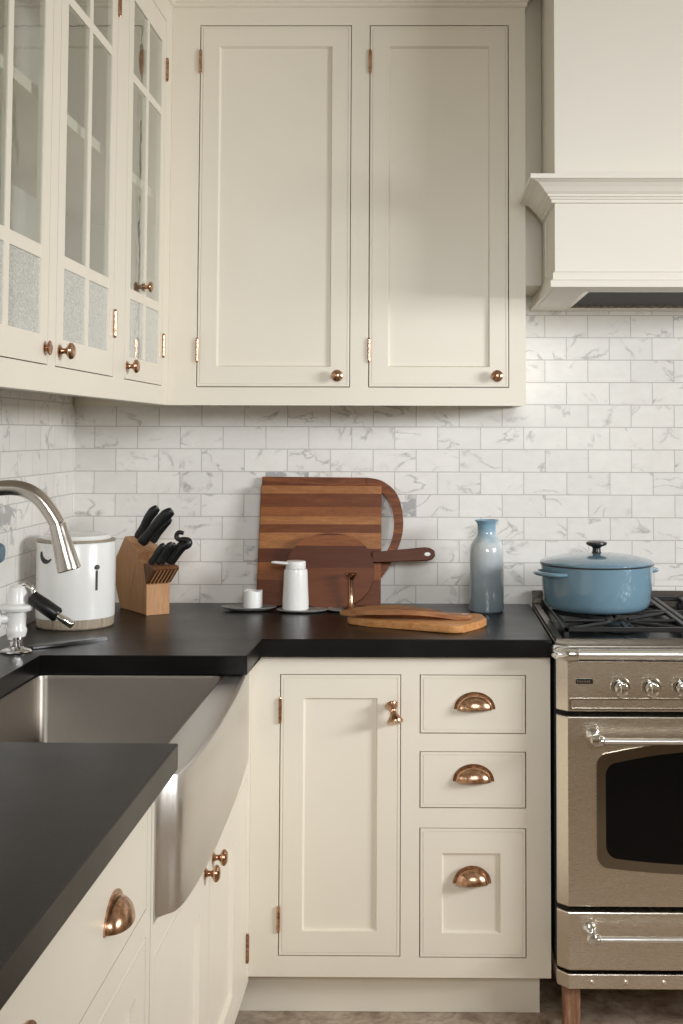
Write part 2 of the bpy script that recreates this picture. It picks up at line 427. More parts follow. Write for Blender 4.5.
# ------------------------------------------------------------------ setting
def struct(name, bm, mat, **k):
    o = obj(name, bm, mat, smooth=False, **k); o['kind'] = 'structure'; return o
bm = new(); box(bm, (-.1, -5.2, -.05), (3.4, .1, 0)); struct('floor', bm, FLOORM)
bm = new(); box(bm, (-.1, 0, 0), (3.4, .1, 2.70)); struct('wall_back', bm, TILE_B)
bm = new(); box(bm, (1.3006, -.27, 1.814), (1.3494, -.0005, 2.699)); struct('trim_1', bm, PAINT)
bm = new(); box(bm, (-.1, -5.2, 0), (0, 0, 2.70)); struct('wall_left', bm, TILE_L)
bm = new(); box(bm, (-.1, -5.2, 2.70), (3.4, .1, 2.78)); struct('ceiling', bm, CEIL)
# narrow pencil tile along the foot of the wall behind the range and under the hood

# ------------------------------------------------------------------ wall cabinet on the back wall
G = .0022
ZU, ZT, ZB, ZC = 1.483, 2.518, 1.531, 2.64
c = thing('wall_cabinet', (.82, 0, ZU), 'tall cream painted two-door wall cabinet above the knife block and cutting boards', 'cabinet')
X0, X1 = .3402, 1.300
M = MB_(X0, ZU, -.33)
ops = [(.416-X0, .829-X0, ZB-ZU, ZT-ZU), (.8776-X0, 1.2555-X0, ZB-ZU, ZT-ZU)]
bm = new(); face_frame(bm, X1-X0, ZC-ZU, ops, M)
box(bm, (X0, -.31, ZU+.002), (X0+.018, -.002, ZC)); box(bm, (X1-.018, -.31, ZU+.002), (X1, -.002, ZC))
box(bm, (X0+.018, -.31, ZU+.03), (X1-.018, -.002, ZU+.05)); box(bm, (X0+.018, -.02, ZU+.05), (X1-.018, -.002, ZC))
box(bm, (X0+.03-.004, -.3302, ZU), (X0+.03-.0025, -.3298, ZC))
obj('cabinet_body', bm, PAINT, c, smooth=False)
for i, o in enumerate(ops):
    bm = new(); e = G
    Md = MB_(X0+o[0]+e, ZU+o[2]+e, -.33)
    dw, dh = o[1]-o[0]-2*e, o[3]-o[2]-2*e
    shaker(bm, dw, dh, .054, Md, l=.051, rr=.050, tp=.056, bt=.053)
    d = obj('door', bm, PAINT, c, smooth=False)
    knob(d, (X0+o[1]-.0335, -.33, 1.562), (0, -1, 0))
    for z in (2.417, 1.631): hinge(c, (X0+o[0]+.002, -.33, z), (0, -1, 0), .058)
def crown(bm, path, z0):
    """crown moulding: profile (out, up) swept along path of (x,y,nx,ny) stations with mitred ends"""
    prof = [(0, 0), (.006, .004), (.006, .012), (.010, .015), (.010, .020), (.018, .030), (.032, .044), (.046, .060), (.046, .072), (0, .072)]
    rings = []
    for (x, y, nx, ny) in path: rings.append([bm.verts.new((x+nx*a, y+ny*a, z0+b)) for a, b in prof])
    for A, B in zip(rings, rings[1:]):
        for i in range(len(prof)): j = (i+1) % len(prof); bm.faces.new((A[i], A[j], B[j], B[i]))
    bm.faces.new(rings[0]); bm.faces.new(rings[-1][::-1])
bm = new(); crown(bm, [(.3405, -.3305, 1, -1), (1.300, -.3305, 1, -1), (1.300, -.272, 1, 0)], 2.566); obj('crown_molding', bm, PAINT, c, smooth=False)

# ------------------------------------------------------------------ glass cabinet on the left wall
YL0 = -1.92
g = thing('glass_front_cabinet', (0, -1.1, ZU), 'cream wall cabinet with three glazed doors on the left wall, above the faucet', 'cabinet')
M = ML_(YL0, ZU, .34)
dl = [(-.818, -.407), (-1.353, -.921), (-1.86, -1.40)]
ops = [(a-YL0, b-YL0, ZB-ZU, 2.503-ZU) for a, b in dl]
bm = new(); face_frame(bm, -.3302-YL0, ZC-ZU, ops, M)
box(bm, (.002, YL0, ZU+.03), (.32, -.002, ZU+.048)); box(bm, (.002, YL0, ZC-.03), (.32, -.002, ZC-.01))
box(bm, (.002, YL0, ZU+.002), (.32, YL0+.018, ZC)); box(bm, (.002, -.02, ZU+.002), (.32, -.002, ZC))
for y in (-.87, -1.376): box(bm, (.3155, y-.012, ZU+.048), (.32, y+.012, ZC-.03))
box(bm, (.30, YL0+.018, ZU+.002), (.32, -.34, ZU+.03))
obj('cabinet_body', bm, PAINT, g, smooth=False)
bm = new(); box(bm, (.002, YL0+.018, ZU+.048), (.010, -.02, ZC-.03)); obj('back_panel', bm, INNER, g, smooth=False)
bm = new(); box(bm, (.011, YL0+.019, 2.022), (.315, -.021, 2.044)); obj('shelf', bm, PAINT, g, smooth=False)
bm = new(); box(bm, (.011, YL0+.019, 1.728), (.315, -.021, 1.746)); obj('shelf', bm, PAINT, g, smooth=False)
for i, (a, b) in enumerate(dl):
    e = G; bm = new(); Md = ML_(a+e, ZB+e, .34); dw, dh = b-a-2*e, 2.503-ZB-2*e
    st = .046; zb, zt = 1.585-ZB-e, 2.434-ZB-e
    frame(bm, dw, dh, -.011, 0, st, st, zb, dh-zt, Md)
    cm = dw/2
    box(bm, (cm-.012, zb, -.009), (cm+.012, zt, -.0008), Md)
    for z0, z1 in ((1.722, 1.746), (2.238, 2.258)): 
        box(bm, (st, z0-ZB-e, -.0088), (cm-.012, z1-ZB-e, -.0012), Md); box(bm, (cm+.012, z0-ZB-e, -.0088), (dw-st, z1-ZB-e, -.0010), Md)
    bmesh.ops.remove_doubles(bm, verts=bm.verts[:], dist=1e-6)
    d = obj('glazed_door', bm, PAINT, g, smooth=False)
    bm = new(); box(bm, (st+.0002, 1.747-ZB-e, -.0036), (dw-st-.0002, zt-.0002, -.0026), Md); obj('glass_pane', bm, GLASS, d, smooth=False)
    bm = new(); box(bm, (st+.0002, zb+.0002, -.0036), (dw-st-.0002, 1.7215-ZB-e, -.0026), Md); obj('glass_pane', bm, SEEDY, d, smooth=False, label='frosted-looking lower pane')
    if i == 2: knob(d, (.34, b-e-.014, 1.562), (1, 0, 0), .85, .014)
    else: knob(d, (.34, a+e+.022, 1.562), (1, 0, 0), 1.0, .030)
    if i < 2:
        for z in (2.372, 1.65 if i == 1 else 1.637): hinge(g, (.34, b-.001, z), (1, 0, 0), .055)
    if i == 0: knob(d, (.339, (a+b)/2-.012, 1.766), (1, 0, 0), .85, .026)
bm = new(); crown(bm, [(.3405, YL0, 1, 0), (.3405, -.3305, 1, -1)], 2.566); obj('crown_molding', bm, PAINT, g, smooth=False)
bm = new(); box(bm, (.322, YL0, ZU+.001), (.338, -.36, ZU+.012)); bm.free()

# ------------------------------------------------------------------ worktop
CT = .914
bm = new()
prism(bm, [(0.001, -.001), (1.336, -.001), (1.336, -.636), (.636, -.636), (.636, -.866), (.172, -.866), (.172, -1.649), (.636, -1.649), (.636, -3.42), (0.001, -3.42)][::-1], .871, CT, bev=.003, seg=2)
tag(obj('countertop', bm, STONE, None, (.3, -.3, .871), smooth=False), 'black honed soapstone worktop running round the corner and both sides of the sink', 'countertop')

# ------------------------------------------------------------------ base cabinet, back run
BZ = .110
c = thing('base_cabinet', (.98, -.3, 0), 'cream base cabinet with one tall panelled door and three drawers beside the range', 'cabinet')
X0, X1 = .6102, 1.334
M = MB_(X0, BZ, -.61)
H = .868-BZ
ops = [(.680-X0, .9735-X0, .158-BZ, .8255-BZ), (1.0185-X0, 1.2755-X0, .6845-BZ, .8255-BZ), (1.0185-X0, 1.2755-X0, .5075-BZ, .6425-BZ), (1.0185-X0, 1.2755-X0, .156-BZ, .4615-BZ)]
bm = new(); face_frame(bm, X1-X0, H, ops, M)
box(bm, (X1-.018, -.59, BZ), (X1, -.01, .868)); box(bm, (X0, -.59, BZ+.002), (X1-.018, -.01, BZ+.02)); box(bm, (X0, -.03, BZ+.02), (X1-.018, -.01, .868))
box(bm, (.99, -.59, BZ+.02), (1.006, -.03, .868))
box(bm, (1.3215, -.6102, BZ), (1.3225, -.6098, .868))
obj('cabinet_body', bm, PAINT, c, smooth=False)
bm = new(); box(bm, (.50, -.545, 0.001), (1.312, -.525, BZ)); obj('toe_kick', bm, PAINT, c, smooth=False)
e = .0020
o = ops[0]; bm = new(); shaker(bm, o[1]-o[0]-2*e, o[3]-o[2]-2*e, .055, MB_(X0+o[0]+e, BZ+o[2]+e, -.61), bt=.057, tp=.055)
d = obj('door', bm, PAINT, c, smooth=False)
bm = new()   # flared pull seen hanging from the door stile
lathe(bm, [(0, 0), (.013, 0), (.0155, .004), (.014, .010), (.009, .018), (.0078, .024), (.010, .031), (.018, .042), (.0200, .046), (.019, .050), (0, .051)], axisM((.9500, -.6112-.014, .762), (.22, -.42, -.88)), 28)
obj('knob', bm, COPPER, d)
for z in (.739, .245): hinge(c, (X0+o[0]+.001, -.61, z), (0, -1, 0), .054)
for i, o in enumerate(ops[1:]):
    bm = new(); Md = MB_(X0+o[0]+e, BZ+o[2]+e, -.61); dw, dh = o[1]-o[0]-2*e, o[3]-o[2]-2*e
    if i < 2:
        shaker(bm, dw, dh, dw, Md)
    else: shaker(bm, dw, dh, .058, Md, l=.052, rr=.060, bt=.056, tp=.058)
    d = obj('drawer_front', bm, PAINT, c, smooth=False)
    cup_pull(d, MB_(1.1515-i*.003, (.744, .5725, .332)[i], -.6098 if i < 2 else -.6098-.0), .100 if i < 2 else .092, .041, .026)
    
# ------------------------------------------------------------------ sink cabinet, left run
c = thing('sink_cabinet', (.3, -1.17, 0), 'cream base cabinet with two panelled doors under the steel farmhouse sink', 'cabinet')
XF = .610
Y0, Y1 = -1.714, -.6102
M = ML_(Y0, .100, XF)
ops = [(-1.690-Y0, -1.178-Y0, .016, .600-.10), (-1.172-Y0, -.662-Y0, .016, .600-.10)]
bm = new(); face_frame(bm, Y1-Y0, .647-.100, ops, M)
box(bm, (.02, Y0, .100), (XF-.02, Y0+.018, .647)); box(bm, (.02, Y1-.018, .100), (XF-.02, Y1, .647)); box(bm, (.02, Y0+.018, .100), (XF-.02, Y1-.018, .115))
box(bm, (.48, Y0, .001), (.50, Y1, .100))
box(bm, (XF-.02, Y1-.040, .647), (XF, Y1, .868)); box(bm, (XF-.02, Y0, .647), (XF, Y0+.018, .868))
obj('cabinet_body', bm, PAINT, c, smooth=False)
for i, o in enumerate(ops):
    bm = new(); shaker(bm, o[1]-o[0]-.004, o[3]-o[2]-.004, .06, ML_(Y0+o[0]+.002, .100+o[2]+.002, XF), l=.07, rr=(.10, .20)[i], tp=.085, bt=.055)
    d = obj('door', bm, PAINT, c, smooth=False)
    knob(d, (XF, (-1.235, -1.145)[i], .567), (1, 0, 0), 1.0, .030)
hinge(c, (XF, -.658, .195), (1, 0, 0), .06)

# ------------------------------------------------------------------ drawer cabinet, near left
c = thing('drawer_cabinet', (.3, -2.5, 0), 'cream base cabinet with wide top drawer and copper cup pulls, nearest the camera', 'cabinet')
Y0, Y1 = -3.42, -1.718
M = ML_(Y0, .100, XF)
ops = [(-2.72-Y0, -1.732-Y0, .662-.1, .862-.1), (-2.72-Y0, -1.736-Y0, .12-.1, .652-.1)]
ops = [(-2.72-Y0, -1.745-Y0, .690-.1, .846-.1), (-2.72-Y0, -1.745-Y0, .12-.1, .650-.1)]
bm = new(); face_frame(bm, Y1-Y0, .868-.1, ops, M)
box(bm, (.02, Y0, .100), (XF-.02, Y0+.018, .868)); box(bm, (.02, Y1-.018, .100), (XF-.02, Y1, .868)); box(bm, (.48, Y0, .001), (.50, Y1, .100)); box(bm, (.02, Y0+.018, .1), (XF-.02, Y1-.018, .118))
obj('cabinet_body', bm, PAINT, c, smooth=False)
o = ops[0]; bm = new(); box(bm, (0, 0, -.019), (o[1]-o[0]-.003, o[3]-o[2]-.003, 0), ML_(Y0+o[0]+.0015, .1+o[2]+.0015, XF), bev=.001)
d = obj('drawer_front', bm, PAINT, c, smooth=False)
for y in (-1.952, -2.335): cup_pull(d, ML_(y, .750, XF), .104, .041, .027)
o = ops[1]; bm = new(); shaker(bm, o[1]-o[0]-.003, o[3]-o[2]-.003, .06, ML_(Y0+o[0]+.0015, .1+o[2]+.0015, XF))
obj('drawer_front', bm, PAINT, c, smooth=False)

# ------------------------------------------------------------------ farmhouse sink
s = thing('farmhouse_sink', (.4, -1.17, .62), 'stainless steel farmhouse sink with bowed apron front, set into the black worktop', 'sink')
YA, YB = -1.695, -.668
BOW = [(-1.695, .6115), (-1.678, .6125), (-1.660, .625), (-1.640, .6395), (-1.584, .6462), (-1.506, .6488), (-1.407, .6500), (-1.268, .6478), (-1.007, .6388), (-.744, .6227), (-.668, .6125)]
bm = new(); N = 40; ZR, ZL = .869, .650
rows = []
for q in smooth_path([(b_, a_, 0) for a_, b_ in BOW], 6):
    x, y = q.x, q.y
    rows.append([bm.verts.new(p) for p in ((XF-.012, y, ZL), (x-.004, y, ZL), (x, y, ZL+.004), (x, y, ZR-.006), (x-.003, y, ZR-.0015), (x-.007, y, ZR), (.585, y, ZR), (.585, y, ZR-.02), (XF-.012, y, ZR-.03))])
for A, B in zip(rows, rows[1:]):
    for i in range(9): j = (i+1) % 9; bm.faces.new((A[i], A[j], B[j], B[i]))
bm.faces.new(rows[0]); bm.faces.new(rows[-1][::-1])
obj('apron', bm, STEELV, s, ang=50)
bm = new()
x0, x1, y0, y1, zb = .150, .585, -1.672, -.842, .662
t = .004
def rr_rect(x0, x1, y0, y1, r_, z, n=5):
    out = []
    for cx, cy, a0 in ((x1-r_, y1-r_, 0), (x0+r_, y1-r_, 90), (x0+r_, y0+r_, 180), (x1-r_, y0+r_, 270)):
        for i in range(n+1):
            a = math.radians(a0+90*i/n); out.append(bm.verts.new((cx+r_*math.cos(a), cy+r_*math.sin(a), z)))
    return out
R = [rr_rect(x0, x1, y0, y1, .03, .8685), rr_rect(x0+.02, x1-.003, y0+.02, y1-.02, .022, .8685), rr_rect(x0+.022, x1-.005, y0+.022, y1-.022, .022, .860), rr_rect(x0+.024, x1-.007, y0+.024, y1-.024, .022, zb+.03),
     rr_rect(x0+.034, x1-.017, y0+.034, y1-.034, .02, zb+.006), rr_rect(x0+.06, x1-.05, y0+.06, y1-.06, .02, zb),
     ]
O = [rr_rect(x0, x1, y0, y1, .03, .862), rr_rect(x0+.018, x1-.001, y0+.018, y1-.018, .03, .855), rr_rect(x0+.018, x1-.001, y0+.018, y1-.018, .03, zb-.005)]
for A, B in list(zip(R, R[1:]))+[(R[0], O[0])]+list(zip(O, O[1:])):
    for i in range(len(A)): j = (i+1) % len(A); bm.faces.new((A[i], A[j], B[j], B[i]))
bm.faces.new(R[-1]); bm.faces.new(O[-1])
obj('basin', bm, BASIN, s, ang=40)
bm = new(); lathe(bm, [(0, 0), (.020, .001), (.022, .004), (.040, .004), (.043, .001), (.043, 0)], Matrix.Translation((.36, -1.25, zb)), 32); obj('drain', bm, CHROME, s)

# ------------------------------------------------------------------ faucet
f = thing('kitchen_faucet', (.085, -1.26, CT), 'tall brushed nickel gooseneck faucet with pull-down spray head over the sink', 'faucet')
bm = new(); lathe(bm, [(0, 0), (.030, 0), (.030, .006), (.022, .012), (.020, .060), (.017, .085), (.0155, .09), (0, .09)], Matrix.Translation((.085, -1.26, CT)), 32); obj('faucet_base', bm, NICKEL, f)
pts = [(.085, -1.26, 1.00), (.085, -1.26, 1.12), (.087, -1.26, 1.20), (.106, -1.26, 1.252), (.150, -1.26, 1.288), (.205, -1.26, 1.3005), (.250, -1.26, 1.3005), (.284, -1.26, 1.284), (.3075, -1.26, 1.2565), (.3225, -1.26, 1.2320)]
bm = new(); tube(bm, pts, .0148, 24, 6); obj('gooseneck', bm, NICKEL, f)
h0, h1 = Vector((.3220, -1.26, 1.2330)), Vector((.3470, -1.26, 1.144)); dd = h1-h0
bm = new(); lathe(bm, [(0, 0), (.0155, 0), (.0163, .004), (.0163, .010), (.0180, .030), (.0228, dd.length-.006), (.0228, dd.length-.002), (.0185, dd.length), (.016, dd.length-.002), (0, dd.length-.002)], axisM(h0, dd), 32)
obj('spray_head', bm, NICKEL, f)
bm = new(); tube(bm, [(.085, -1.285, .965), (.088, -1.32, .975), (.098, -1.38, 1.00)], [.009, .008, .007], 14, 4); obj('lever', bm, NICKEL, f)

# white tap with black-gripped lever (its parts keep to a 0.15 m height)
px, py = .110, -.835
t = thing('white_tap', (px, py, CT), 'small white porcelain tap on a chrome foot with a black grip, behind the sink', 'tap')
bm = new(); lathe(bm, [(0, 0), (.034, 0), (.035, .003), (.031, .007), (.018, .010), (.0145, .014), (.0145, .026), (.019, .030), (.019, .036), (0, .036)], Matrix.Translation((px, py, CT)), 32); obj('chrome_foot', bm, CHROME, t)
bm = new(); lathe(bm, [(0, .036), (.020, .036), (.023, .046), (.023, .052), (.020, .058), (.0215, .084), (.023, .092), (.038, .095), (.041, .101), (.038, .107), (.024, .111), (.0215, .134), (.017, .146), (.008, .152), (0, .152)], Matrix.Translation((px, py, CT)), 32); obj('white_column', bm, WHITE, t)
bm = new(); lathe(bm, [(0, -.034), (.018, -.031), (.030, -.016), (.034, 0), (.030, .018), (.018, .031), (0, .034)], Matrix.Translation((px-.060, py-.02, CT+.076)), 28); 
tube(bm, [(px-.03, py-.01, CT+.076), (px-.012, py-.004, CT+.076)], .012, 14); obj('white_knob', bm, WHITE, t)
bm = new(); tube(bm, [(px+.006, py, CT+.144), (px+.018, py, CT+.152), (px+.034, py, CT+.143), (px+.040, py, CT+.122)], .0055, 14, 5); obj('chrome_neck', bm, CHROME, t)
g0, g1, g2 = Vector((px+.032, py-.004, CT+.126)), Vector((px+.096, py-.010, CT+.084)), Vector((px+.130, py-.013, CT+.063))
bm = new(); tube(bm, [g0, g0.lerp(g1, .05), g0.lerp(g1, .5), g0.lerp(g1, .95), g1], [.009, .0155, .0170, .0170, .0145], 20); obj('black_grip', bm, BLACKP, t)
bm = new(); tube(bm, [g1.lerp(g2, .02), g2.lerp(g1, .05), g2], [.0088, .0088, .0075], 18); obj('metal_tip', bm, CHROME, t)

# slim dark utensil lying behind the sink
bm = new(); prism(bm, [(0, -.014), (.075, -.017), (.090, -.008), (.188, -.0085), (.194, 0), (.188, .0085), (.090, .008), (.075, .017), (0, .014), (-.008, 0)], 0, .007, Matrix.Translation((.128, -.790, CT+.0005)) @ Matrix.Rotation(math.radians(41), 4, 'Z'), bev=.0015)
tag(obj('spatula', bm, DARKS, None, (.124, -.815, CT)), 'slim dark steel spatula lying flat on the worktop behind the sink', 'spatula')
# blue-grey hook on the left wall
bm = new(); lathe(bm, [(0, 0), (.020, 0), (.024, .004), (.024, .016), (.020, .022), (0, .023)], axisM((.001, -.680, 1.121), (1, 0, 0)), 28)
tag(obj('wall_hook', bm, BLUEW, None, (.001, -.68, 1.121)), 'blue-grey round hook fixed to the tiles on the left wall', 'hook')

# ------------------------------------------------------------------ white canister
cx_, cy_ = .132, -.438
t = thing('canister', (cx_, cy_, CT), 'round white canister with a pale wood base band, left of the knife block', 'canister')
T = Matrix.Translation((cx_, cy_, CT))
bm = new(); lathe(bm, [(0, .0005), (.093, .0005), (.0965, .004), (.0975, .020), (.0975, .026), (0, .026)], T, 56); obj('wood_base', bm, BASEW, t)
bm = new(); lathe(bm, [(0, .026), (.0985, .026), (.099, .030), (.099, .212), (.0975, .2155), (.094, .217), (0, .217)], T, 64); obj('body', bm, WHITE, t)
bm = new(); lathe(bm, [(.0965, .2172), (.099, .2175), (.0992, .2205), (.096, .2215), (0, .2215), (0, .2172)], T, 64); obj('wood_ring', bm, BASEW, t)
bm = new(); lathe(bm, [(0, .2218), (.086, .2218), (.088, .225), (.082, .232), (.055, .2375), (0, .239)], T, 56); obj('lid', bm, WHITE, t)
# slider and its dot on the front
a = math.radians(-44); R1 = .0993
Ms = T @ Matrix.Rotation(a, 4, 'Z') @ Matrix(((0, 0, 1, R1), (1, 0, 0, 0), (0, 1, 0, 0), (0, 0, 0, 1)))
bm = new(); box(bm, (-.003, .098, -.0005), (.003, .148, .002), Ms, bev=.001); lathe(bm, [(0, 0), (.0062, 0), (.0062, .004), (.005, .006), (0, .006)], Ms @ Matrix.Translation((0, .156, 0)), 20); obj('slider', bm, DARKS, t)
# crescent hand hole at the left
a = math.radians(-125)
Ms = T @ Matrix.Rotation(a, 4, 'Z') @ Matrix(((0, 0, 1, R1-.0035), (1, 0, 0, 0), (0, 1, 0, 0), (0, 0, 0, 1)))
pl = [(.024*math.cos(q), .024*math.sin(q)) for q in [math.radians(180+180*i/14) for i in range(15)]]+[(.020*math.cos(q)+.002, .010*math.sin(q)) for q in [math.radians(360-180*i/14) for i in range(15)]]
bm = new(); prism(bm, [(p[0]*.85, p[1]*.9+.176) for p in pl], 0, .0045, Ms @ Matrix.Rotation(math.radians(-25), 4, 'Z') @ Matrix.Translation((-.075, -.005, 0))); obj('hand_hole', bm, BLACKP, t)

# ------------------------------------------------------------------ knife block and knives
A = Vector((.172, -.120, CT)); ang = math.atan2(-.82, .57)
# local s (along, towards the room), q (to the right), z
KM = Matrix.Translation(A) @ Matrix.Rotation(ang, 4, 'Z')      # x = s, y = q (left-handed side is +y)
b = thing('knife_block', (A.x, A.y, CT), 'slanted beech knife block full of black-handled knives, beside the white canister', 'knife block')
WQ = .072
def KP(s_, z_, q=0.): return KM @ Vector((s_, q, z_))
def kprism(bm, poly, q0, q1, bev=0):
    # polygon in (s,z) extruded along q
    Mx = KM @ Matrix(((1, 0, 0, 0), (0, 0, -1, 0), (0, 1, 0, 0), (0, 0, 0, 1)))
    prism(bm, poly, -q1, -q0, Mx, bev=bev, seg=1)
bm = new(); kprism(bm, [(.045, .0006), (.180, .0006), (.180, .084), (.160, .138), (.085, .158), (.052, .095), (.012, .035)], 0.002, WQ-.002, .0015); obj('front_block', bm, BEECH, b, smooth=False)
bm = new(); kprism(bm, [(-.005, .0006), (.040, .0006), (.128, .166), (.022, .203), (-.042, .140), (-.042, .06)], 0, WQ, .0015)
obj('rear_block', bm, BEECH, b, smooth=False)
bm = new(); kprism(bm, [(.181, .086), (.235, .128), (.228, .136), (.162, .139)], -.001, WQ+.001, .0012); obj('steak_knife_ledge', bm, SLOTW, b, smooth=False)
bm = new()
for i in range(6):
    q = .008+i*.0105
    kprism(bm, [(.1832, .0835), (.2365, .1245), (.2372, .1260), (.182, .0855)], q, q+.0035)
obj('slot_ribs', bm, BEECH, b, smooth=False)
def knife(name, base, tip, r0, label, curl=0, group=None, hookdir=(1, 0, 0)):
    base, tip = Vector(base), Vector(tip); d = tip-base; L = d.length; dn = d.normalized()
    side = Vector(hookdir)
    pts = [base, base+dn*L*.08, base+dn*L*.35, base+dn*L*.65, base+dn*L*.88+side*curl*.35, tip+side*curl]
    rad = [r0*.75, r0*1.02, r0*.9, r0*1.05, r0*1.12, r0*.72]
    bm = new(); tube(bm, pts, rad, 16, 5, flat=(.62, (dn.cross(side))))
    o = obj(name, bm, BLACKP, None, tuple(base)); tag(o, label, 'knife', group)
    return o
# camera-right is about +x, so handles lean to +x and up
def top_pt(fr, q): # point on the slanted slot face
    s_ = .022+(.128-.022)*fr; z_ = .203+(.166-.203)*fr; return KP(s_, z_+.0025, q)
lean = Vector((.45, -.12, .80)).normalized()
p = top_pt(.20, -0+.030); knife('kitchen_knife', p, p+lean*.100, .0130, 'thick black-handled knife standing leftmost in the knife block', .010)
p = top_pt(.72, .012)+Vector((.006, -.002, .009)); knife('kitchen_knife', p, p+Vector((.60, -.12, .70)).normalized()*.122, .0150, 'longest black-handled knife leaning in the middle of the knife block', .010)
p = top_pt(.60, .050)+Vector((.004, 0, .007)); knife('kitchen_knife', p, p+Vector((.50, .0, .72)).normalized()*.082, .0125, 'short black-handled knife just behind the longest one in the block', .004)
for i in range(4):
    p = KP(.187+.010*(i % 2), .1405, .009+i*.0155)
    knife('steak_knife', p, p+Vector((.42, -.05, .62)).normalized()*(.062+.004*(i % 2)), .0092, 'small black steak knife packed in the lower row of the knife block', .006, 'steak knives in the block')
# scissors with a curled loop handle
p = KP(.200, .1412, .064)
bm = new()
q0 = p; q1 = p+Vector((.030, -.01, .040)); q2 = p+Vector((.048, -.015, .050))
tube(bm, [q0, q1, q2, q2+Vector((.002, 0, .010)), q2+Vector((-.010, 0, .014)), q2+Vector((-.024, 0, .014)), q2+Vector((-.032, 0, .022)), q2+Vector((-.026, 0, .033)), q2+Vector((-.012, 0, .031))], [.0105, .0115, .0105, .0090, .0075, .0065, .006, .006, .0055], 12, 5)
tag(obj('kitchen_scissors', bm, BLACKP, None, tuple(p)), 'black curled-handle kitchen scissors at the right end of the knife block', 'scissors')

# ------------------------------------------------------------------ cutting boards against the tiles
def lean_M(x, y_foot, z, deg, th):   # board plane: u right, v up, n toward viewer, leaning back
    a_ = math.radians(deg)
    return Matrix.Translation((x, y_foot, z)) @ Matrix.Rotation(-a_, 4, 'X') @ Matrix(((1, 0, 0, 0), (0, 0, -1, 0), (0, 1, 0, 0), (0, 0, 0, 1)))
def superround(cx, cy, rx, ry, p_=2.0, n=48):
    return [(cx+rx*math.copysign(abs(math.cos(2*PI*i/n))**(2/p_), math.cos(2*PI*i/n)), cy+ry*math.copysign(abs(math.sin(2*PI*i/n))**(2/p_), math.sin(2*PI*i/n))) for i in range(n)]
def arc_pts(pts, k=5): return [(p.x, p.y) for p in smooth_path([(a, b, 0) for a, b in pts], k)]
# paddle board with a cut-out bow handle (behind)
MA = lean_M(0, -.062, CT+.0015, 9, .018)
outer = [(.556, 0), (.80, 0)]+arc_pts([(.84, .012), (.878, .045), (.925, .105), (.952, .160), (.967, .215), (.966, .270), (.945, .325), (.915, .353), (.870, .366)])+[(.556, .368)]
inner = arc_pts([(.862, .343), (.898, .325), (.925, .290), (.938, .240), (.936, .190), (.920, .150), (.905, .130)])
# body left of the cut-out plus the bow as a strip
bm = new(); prism(bm, [(.556, 0), (.815, 0), (.835, .010), (.860, .030), (.860, .3665), (.556, .3685)], 0, .016, MA, bev=.002)
o1 = arc_pts([(.8601, .3665), (.905, .357), (.945, .325), (.964, .275), (.967, .215), (.952, .160), (.925, .105), (.880, .047), (.8601, .030)], 5)
i1 = arc_pts([(.8601, .343), (.895, .331), (.925, .300), (.939, .258), (.940, .210), (.927, .165), (.900, .122), (.872, .085), (.8601, .070)], 5)
n_ = len(o1); V = []
for k_ in range(n_):
    V.append([bm.verts.new(MA @ Vector((q[0], q[1], n))) for q, n in ((o1[k_], 0), (o1[k_], .016), (i1[k_], .016), (i1[k_], 0))])
for a_, b_ in zip(V, V[1:]):
    for k_ in range(4): j = (k_+1) % 4; bm.faces.new((a_[k_], a_[j], b_[j], b_[k_]))
bm.faces.new(V[0]); bm.faces.new(V[-1][::-1])
tag(obj('cutting_board', bm, BOARD2, None, (.7, -.062, CT), smooth=False), 'walnut board with a rounded cut-out handle, rearmost against the tiles', 'cutting board')
# striped rectangular board
MB1 = lean_M(0, -.083, CT+.0015, 9, .018)
bm = new(); prism(bm, [(.551, 0), (.905, 0), (.905, .345), (.556, .345)], 0, .018, MB1, bev=.0025)
tag(obj('cutting_board', bm, BOARD1, None, (.7, -.083, CT), smooth=False), 'large rectangular board of striped walnut planks, leaning behind the round one', 'cutting board')
# round dark board with handle
MC = lean_M(0, -.128, CT+.0015, 11, .016)
pl = superround(.763, .105, .124, .105, 2.25, 64)
bm = new(); prism(bm, pl, 0, .016, MC, bev=.003, seg=2)
obj_pts = [(.880, .128), (.895, .130), (1.035, .133), (1.052, .138), (1.060, .148), (1.058, .162), (1.045, .170), (1.03, .172), (.905, .160), (.880, .160)]
# handle with a hole near its end
prism(bm, obj_pts[::1], .0015, .0145, MC, bev=.003, seg=2)
rb = obj('round_cutting_board', bm, BOARD3, None, (.763, -.128, CT), smooth=False)
tag(rb, 'dark round walnut board with a long handle pointing right, in front of the others', 'cutting board')
bm = new(); lathe(bm, [(0, 0), (.0085, 0), (.0085, .001), (0, .001)], MC @ Matrix.Translation((1.038, .152, .0146)), 20, 1.0, .62); obj('hanging_hole', bm, WHITEM, rb)

# ------------------------------------------------------------------ tray, cup, bottle, dish, spindle
T = Matrix.Translation((.540, -.155, CT+.0006)); 
bm = new(); lathe(bm, [(0, 0), (.050, 0), (.066, .004), (.078, .009), (.0785, .011), (.076, .011), (.060, .0065), (0, .005)], T, 48, 1, .55)
tag(obj('saucer', bm, GREYC, None, (.54, -.155, CT)), 'flat grey oval dish under the small white cup', 'dish')
T = Matrix.Translation((.550, -.152, CT+.0062))
bm = new(); lathe(bm, [(0, 0), (.0225, 0), (.0265, .003), (.0268, .046), (.0255, .049), (.0235, .049), (.0235, .012), (0, .010)], T, 36); obj_c = obj('votive_cup', bm, WHITEM, None, (.55, -.152, CT+.006))
for v in obj_c.data.vertices:
    if v.co.z > .04: v.co.z += .0018*math.sin(3*math.atan2(v.co.y, v.co.x)+1)
tag(obj_c, 'small white cup with an uneven rim, standing on the grey dish', 'cup')
